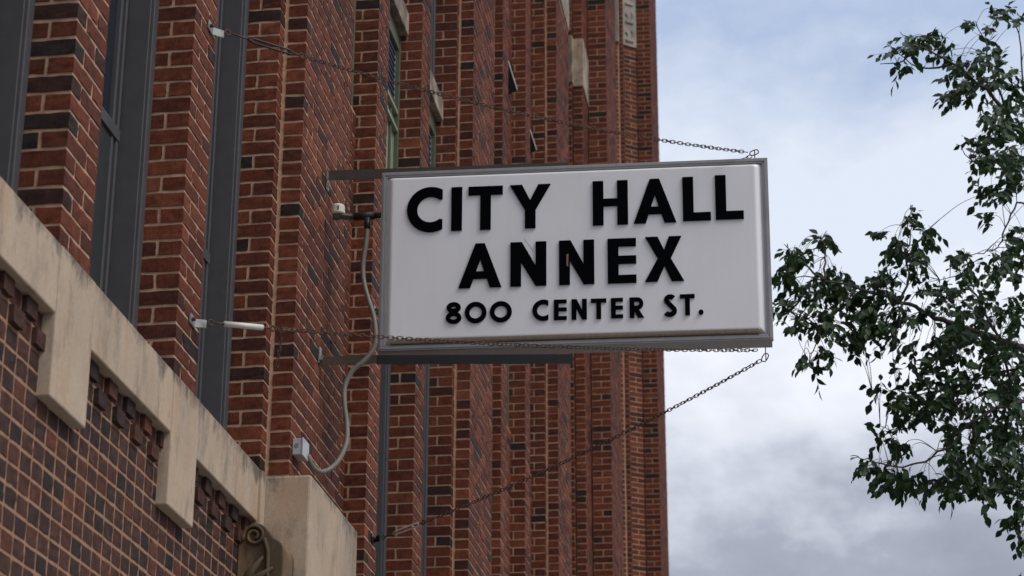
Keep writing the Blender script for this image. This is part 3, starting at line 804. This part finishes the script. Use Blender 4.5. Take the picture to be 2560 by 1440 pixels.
pc = empty("photocell", tuple(PY(10.22, 845, 540))); tag(pc, "cream light sensor cap on a grey fitting left of the sign", "light sensor")
iv = Matrix.Translation(-PY(10.22, 845, 540))
m = MB(); m.tube([PY(10.22, 845, 540), PY(10.22, 884, 543)], .018, 4); m.tube([PY(10.22, 833, 541), PY(10.22, 850, 541)], .020, 10)
o = m.build("fitting_body", metal_mat("brown_grey_fitting", (.10, .085, .08), .5, .2), None); o.parent = pc; o.matrix_parent_inverse = iv
cb = PY(10.22, 845, 534); m = MB()
m.tube([cb+Vector((0, 0, z)) for z in (-.006, .0, .004, .036, .044, .048)], [.030, .036, .036, .0345, .032, .026], 20)
o = m.build("sensor_cap", CREAM, None, smooth=False, bevel=0); o.parent = pc; o.matrix_parent_inverse = iv
m = MB(); m.box(cb.x+.004, cb.x+.012, cb.y-.037, cb.y-.033, cb.z+.008, cb.z+.03); o = m.build("sensor_window", GREEN); o.parent = pc; o.matrix_parent_inverse = iv
jb = empty("junction_box", (-2.45, 9.74, 3.05)); tag(jb, "small pale grey metal junction box on the brick pier above the stone block", "junction box")
ij = Matrix.Translation((2.45, -9.74, -3.05))
m = MB(); m.box(-2.474, -2.428, 9.735, 9.85, 3.018, 3.098); o = m.build("box_body", GREYBOX, None, bevel=.003); o.parent = jb; o.matrix_parent_inverse = ij
m = MB(); m.box(-2.4285, -2.421, 9.731, 9.854, 3.014, 3.102); o = m.build("cover_plate", GREYBOX, None, bevel=.002); o.parent = jb; o.matrix_parent_inverse = ij
m = MB(); m.tube([(-2.453, 9.736, 3.062), (-2.453, 9.7325, 3.062)], .011, 14); m.tube([(-2.421, 9.75, 3.085), (-2.4195, 9.75, 3.085)], .004, 8); m.tube([(-2.421, 9.83, 3.03), (-2.4195, 9.83, 3.03)], .004, 8)
o = m.build("knockout_plug", ZINC, None); o.parent = jb; o.matrix_parent_inverse = ij

# ------------------------------------------------------------------ the tree
tree = empty("street_tree", (5.2, 14.0, GZ)); tag(tree, "leafy green street tree reaching in from the right edge behind the sign", "tree")
it = Matrix.Translation((-5.2, -14.0, -GZ))
YD = 13.6
def pt(u, v, dy=0): return PY(YD+dy, u, v)
limbs = [
 [(3000, 1500, .4), (2900, 1150, .3), (2760, 980, .2), (2620, 900, .1), (2500, 850, 0), (2390, 812, 0), (2320, 785, -.1), (2250, 752, -.2), (2160, 722, -.3), (2060, 700, -.4), (1975, 690, -.5)],
 [(2900, 1150, .3), (2780, 800, .4), (2680, 560, .5), (2590, 400, .3), (2520, 290, .1), (2450, 210, 0), (2380, 160, -.1), (2300, 112, -.2), (2250, 80, -.2)],
 [(2760, 980, .2), (2640, 990, 0), (2520, 1010, -.2), (2430, 1055, -.3), (2380, 1110, -.3), (2310, 1155, -.4), (2240, 1166, -.4), (2170, 1150, -.5), (2126, 1140, -.5)],
 [(2680, 560, .5), (2600, 520, .2), (2545, 510, .1), (2515, 570, 0), (2490, 620, 0), (2440, 635, -.1), (2390, 640, -.1)],
 [(2620, 900, .1), (2500, 930, .4), (2400, 960, .5), (2300, 985, .5), (2220, 975, .5), (2180, 980, .5)],
 [(2250, 752, -.2), (2270, 700, -.2), (2265, 640, -.2), (2280, 580, -.1), (2275, 520, 0)],
 [(2265, 640, -.2), (2310, 590, -.2), (2350, 548, -.2)],
 [(2060, 700, -.4), (2010, 660, -.4), (1960, 610, -.4)],
 [(2160, 722, -.3), (2080, 790, -.2), (2040, 860, -.1), (2020, 910, 0)],
 [(2060, 700, -.4), (2062, 640, -.3), (2058, 590, -.3)],
 [(2300, 112, -.2), (2260, 150, -.2), (2200, 160, -.2)],
 [(2380, 160, -.1), (2300, 170, 0), (2230, 118, 0)],
 [(2520, 290, .1), (2480, 180, .2), (2460, 100, .3), (2440, 60, .3)],
 [(2590, 400, .3), (2560, 200, .6), (2540, 60, .6), (2480, 20, .6)],
 [(2500, 850, 0), (2540, 1050, .3), (2560, 1200, .2), (2545, 1300, .1), (2548, 1370, .1)],
 [(2500, 850, 0), (2440, 740, .3), (2400, 690, .3), (2350, 700, .3)],
 [(2590, 400, .3), (2500, 420, .1), (2440, 410, 0), (2390, 360, 0)],
 [(2430, 1055, -.3), (2440, 1130, -.1), (2480, 1200, 0), (2440, 1220, 0)],
 [(2400, 960, .5), (2330, 1030, .4), (2260, 1075, .3), (2200, 1065, .3)],
]
B = MB(); bpts = []
base = Vector((5.2, 14.0, GZ)); top0 = pt(3000, 1500, .4)
B.tube(catmull([base, base.lerp(top0, .5)+Vector((.1, .05, 0)), top0], 5), [.17-.006*i for i in range(11)], 12)
for li, L in enumerate(limbs):
    P = catmull([pt(*q) for q in L], 4); n = len(P)
    r0 = {0: .045, 1: .036, 2: .018}.get(li, .0105); r1 = .0022
    P = [p+Vector(rng.normal(0, .006, 3)) if 0 < i < n-1 else p for i, p in enumerate(P)]
    B.tube(P, [r0+(r1-r0)*(i/(n-1))**.7 for i in range(n)], 7)
    bpts += P
bp = np.array([tuple(p) for p in bpts])
blobs = [  # u, v, ru, rv, twigs, dy spread
 (2530, 30, 50, 30, 7), (2440, 62, 22, 18, 2), (2472, 125, 22, 55, 8), (2290, 95, 60, 18, 7), (2255, 125, 40, 14, 4), (2350, 125, 40, 22, 6), (2400, 170, 40, 30, 10), (2260, 168, 50, 8, 3),
 (2440, 210, 60, 40, 22), (2510, 200, 50, 60, 16), (2400, 235, 30, 25, 7), (2520, 290, 45, 40, 22), (2475, 300, 40, 30, 12), (2530, 370, 30, 50, 18), (2470, 350, 45, 18, 7), (2500, 400, 60, 30, 22), (2450, 405, 20, 12, 3),
 (2490, 478, 30, 20, 9), (2540, 440, 25, 40, 9), (2478, 545, 16, 26, 3), (2545, 580, 18, 20, 3), (2400, 655, 30, 20, 6), (2445, 680, 40, 25, 10), (2520, 660, 45, 40, 20), (2540, 620, 25, 25, 6),
 (1980, 615, 25, 15, 2), (2062, 610, 14, 25, 4), (2012, 650, 40, 24, 9), (1960, 685, 22, 26, 7), (2090, 690, 60, 30, 15), (2030, 735, 70, 35, 26), (1960, 760, 22, 45, 6), (2140, 760, 60, 40, 28), (2080, 820, 60, 40, 24), (2150, 850, 50, 35, 20), (2010, 800, 25, 30, 5), (2110, 720, 60, 25, 12),
 (2015, 895, 22, 12, 3), (2055, 880, 22, 18, 4), (2040, 930, 20, 18, 2), (2210, 690, 40, 25, 12), (2190, 740, 50, 30, 18), (2230, 830, 40, 40, 9), (2200, 800, 40, 30, 9),
 (2278, 545, 14, 30, 4), (2200, 585, 16, 10, 2), (2230, 615, 30, 18, 6), (2320, 580, 25, 18, 4), (2275, 625, 35, 30, 10), (2290, 665, 30, 18, 7), (2250, 770, 30, 30, 5), (2320, 725, 20, 15, 3), (2370, 725, 30, 15, 4),
 (2310, 800, 40, 30, 12), (2400, 790, 70, 35, 26), (2500, 780, 60, 50, 34), (2440, 730, 60, 25, 10), (2330, 870, 60, 40, 26), (2430, 880, 70, 60, 50), (2520, 900, 45, 70, 44), (2290, 930, 60, 35, 20), (2240, 990, 60, 35, 22), (2320, 1010, 60, 35, 32), (2400, 980, 60, 50, 38), (2500, 1010, 60, 60, 40),
 (2270, 1040, 50, 22, 10), (2215, 1085, 24, 16, 4), (2262, 1105, 26, 22, 3), (2370, 1085, 30, 24, 5), (2400, 1060, 40, 30, 12), (2530, 1100, 35, 70, 34), (2470, 1110, 50, 50, 22), (2400, 1140, 40, 35, 16),
 (2165, 1160, 18, 14, 3), (2195, 1175, 26, 20, 5), (2230, 1205, 32, 22, 9), (2290, 1190, 45, 20, 10), (2350, 1205, 45, 24, 14), (2410, 1190, 45, 30, 18), (2470, 1190, 45, 40, 24), (2530, 1190, 35, 35, 14), (2430, 1225, 45, 14, 6),
 (2550, 1250, 14, 30, 5), (2538, 1290, 20, 26, 5), (2555, 1350, 12, 18, 3), (2552, 1440, 10, 14, 2),
 (2640, 300, 70, 250, 50), (2640, 800, 70, 250, 60), (2640, 1200, 60, 200, 40), (2760, 600, 80, 500, 80), (2760, 1100, 80, 300, 40),
]
LV, LF, LR = [], [], []
def leaf(p, d, nrm, L):
    """pointed oval folded along its midrib and curved down a little"""
    s_ = d.cross(nrm).normalized(); nrm = s_.cross(d).normalized(); W = L*random.uniform(.48, .66)
    b = len(LV); cur = random.uniform(.05, .22)
    prof = [(0, 0), (.16, .55), (.40, 1.0), (.66, .80), (.86, .34), (1, 0)]
    fold = random.uniform(.1, .35)
    mid = []
    for t, wd in prof:
        c = p+d*(L*t)-nrm*(L*cur*t*t); h_ = W/2*wd
        if wd == 0: LV.append(tuple(c)); mid.append((len(LV)-1,))
        else:
            LV.append(tuple(c-s_*h_+nrm*h_*fold)); LV.append(tuple(c)); LV.append(tuple(c+s_*h_+nrm*h_*fold)); mid.append((len(LV)-3, len(LV)-2, len(LV)-1))
    r = min(1, max(0, random.gauss(.4, .24)))
    a, q = mid[0][0], mid[1]; LF.append((a, q[1], q[0])); LF.append((a, q[2], q[1]))
    for i in range(1, 4):
        A_, B_ = mid[i], mid[i+1]; LF.append((A_[0], A_[1], B_[1], B_[0])); LF.append((A_[1], A_[2], B_[2], B_[1]))
    a, q = mid[5][0], mid[4]; LF.append((a, q[0], q[1])); LF.append((a, q[1], q[2]))
    LR.extend([r]*10)
nlv = 0
for (u, v, ru, rv, nt_) in blobs:
    for _ in range(int(nt_*((.74 if v > 760 else .82) if nt_ > 9 else 1.25))+1):
        a = random.uniform(0, 6.283); rr_ = math.sqrt(random.random())
        dy = random.gauss(0, .30) if u < 2400 else random.gauss(.1, .5)
        q = pt(u+ru*rr_*math.cos(a), v+rv*rr_*math.sin(a), dy)
        # nearest limb point
        dd = ((bp-np.array(tuple(q)))**2).sum(1); nb = Vector(bp[int(dd.argmin())]); 
        base_p = q.lerp(nb, min(1, .10/max(.05, (q-nb).length))) if (q-nb).length < .1 else q
        if (q-nb).length < .42 and random.random() < .55:
            j_ = Vector((random.gauss(0, .02), random.gauss(0, .02), .03+random.random()*.03))
            B.tube(catmull([nb, nb.lerp(q, .35)+j_, nb.lerp(q, .7)+j_*.8, q], 3), [.0026-.0014*t/9 for t in range(10)], 4, False)
        out_ = (q-nb); out_.y *= .5
        dr = (out_.normalized() if out_.length > .01 else Vector((-1, 0, 0)))*.7+Vector((random.gauss(-.25, .45), random.gauss(-.1, .5), random.gauss(.02, .35)))
        dr.normalize()
        Lt = random.uniform(.08, .20); nl = random.randint(4, 8); P = []
        sag = random.uniform(.1, .5)
        start = q-dr*Lt*.45
        for i in range(nl+1):
            t = i/nl; P.append(start+dr*Lt*t+Vector((0, 0, -sag*Lt*t*t*.5)))
        B.tube(P, [.0016-.0008*i/nl for i in range(nl+1)], 4, False)
        side = dr.cross(Vector((0, 0, 1))).normalized()
        for i in range(1, nl+1):
            sg = 1 if i % 2 else -1
            d = side*sg*random.uniform(.25, .9)+dr*random.uniform(.2, .8)+Vector((0, 0, -random.uniform(.1, 1.2)))+Vector((0, random.gauss(0, .3), 0))
            if i == nl: d = dr+Vector((0, 0, -.5))
            d.normalize()
            nr = Vector((random.gauss(0, .6), random.gauss(-.6, .5), random.gauss(.7, .4)))
            if abs(d.dot(nr.normalized())) > .95: nr = Vector((0, -1, .3))
            leaf(P[i], d, nr, random.uniform(.046, .083)); nlv += 1
o = B.build("trunk_and_limbs", BARK, None, smooth=True, recalc=False); o.name = "trunk"; o.parent = tree; o.matrix_parent_inverse = it
me = bpy.data.meshes.new("crown"); me.from_pydata(LV, [], LF); at = me.attributes.new('rnd', 'FLOAT', 'FACE'); at.data.foreach_set('value', np.array(LR, dtype=np.float32))
me.materials.append(LEAF); me.update(); o = bpy.data.objects.new("crown", me); COL.objects.link(o); o.parent = tree; o.matrix_parent_inverse = it
print("leaves", nlv)
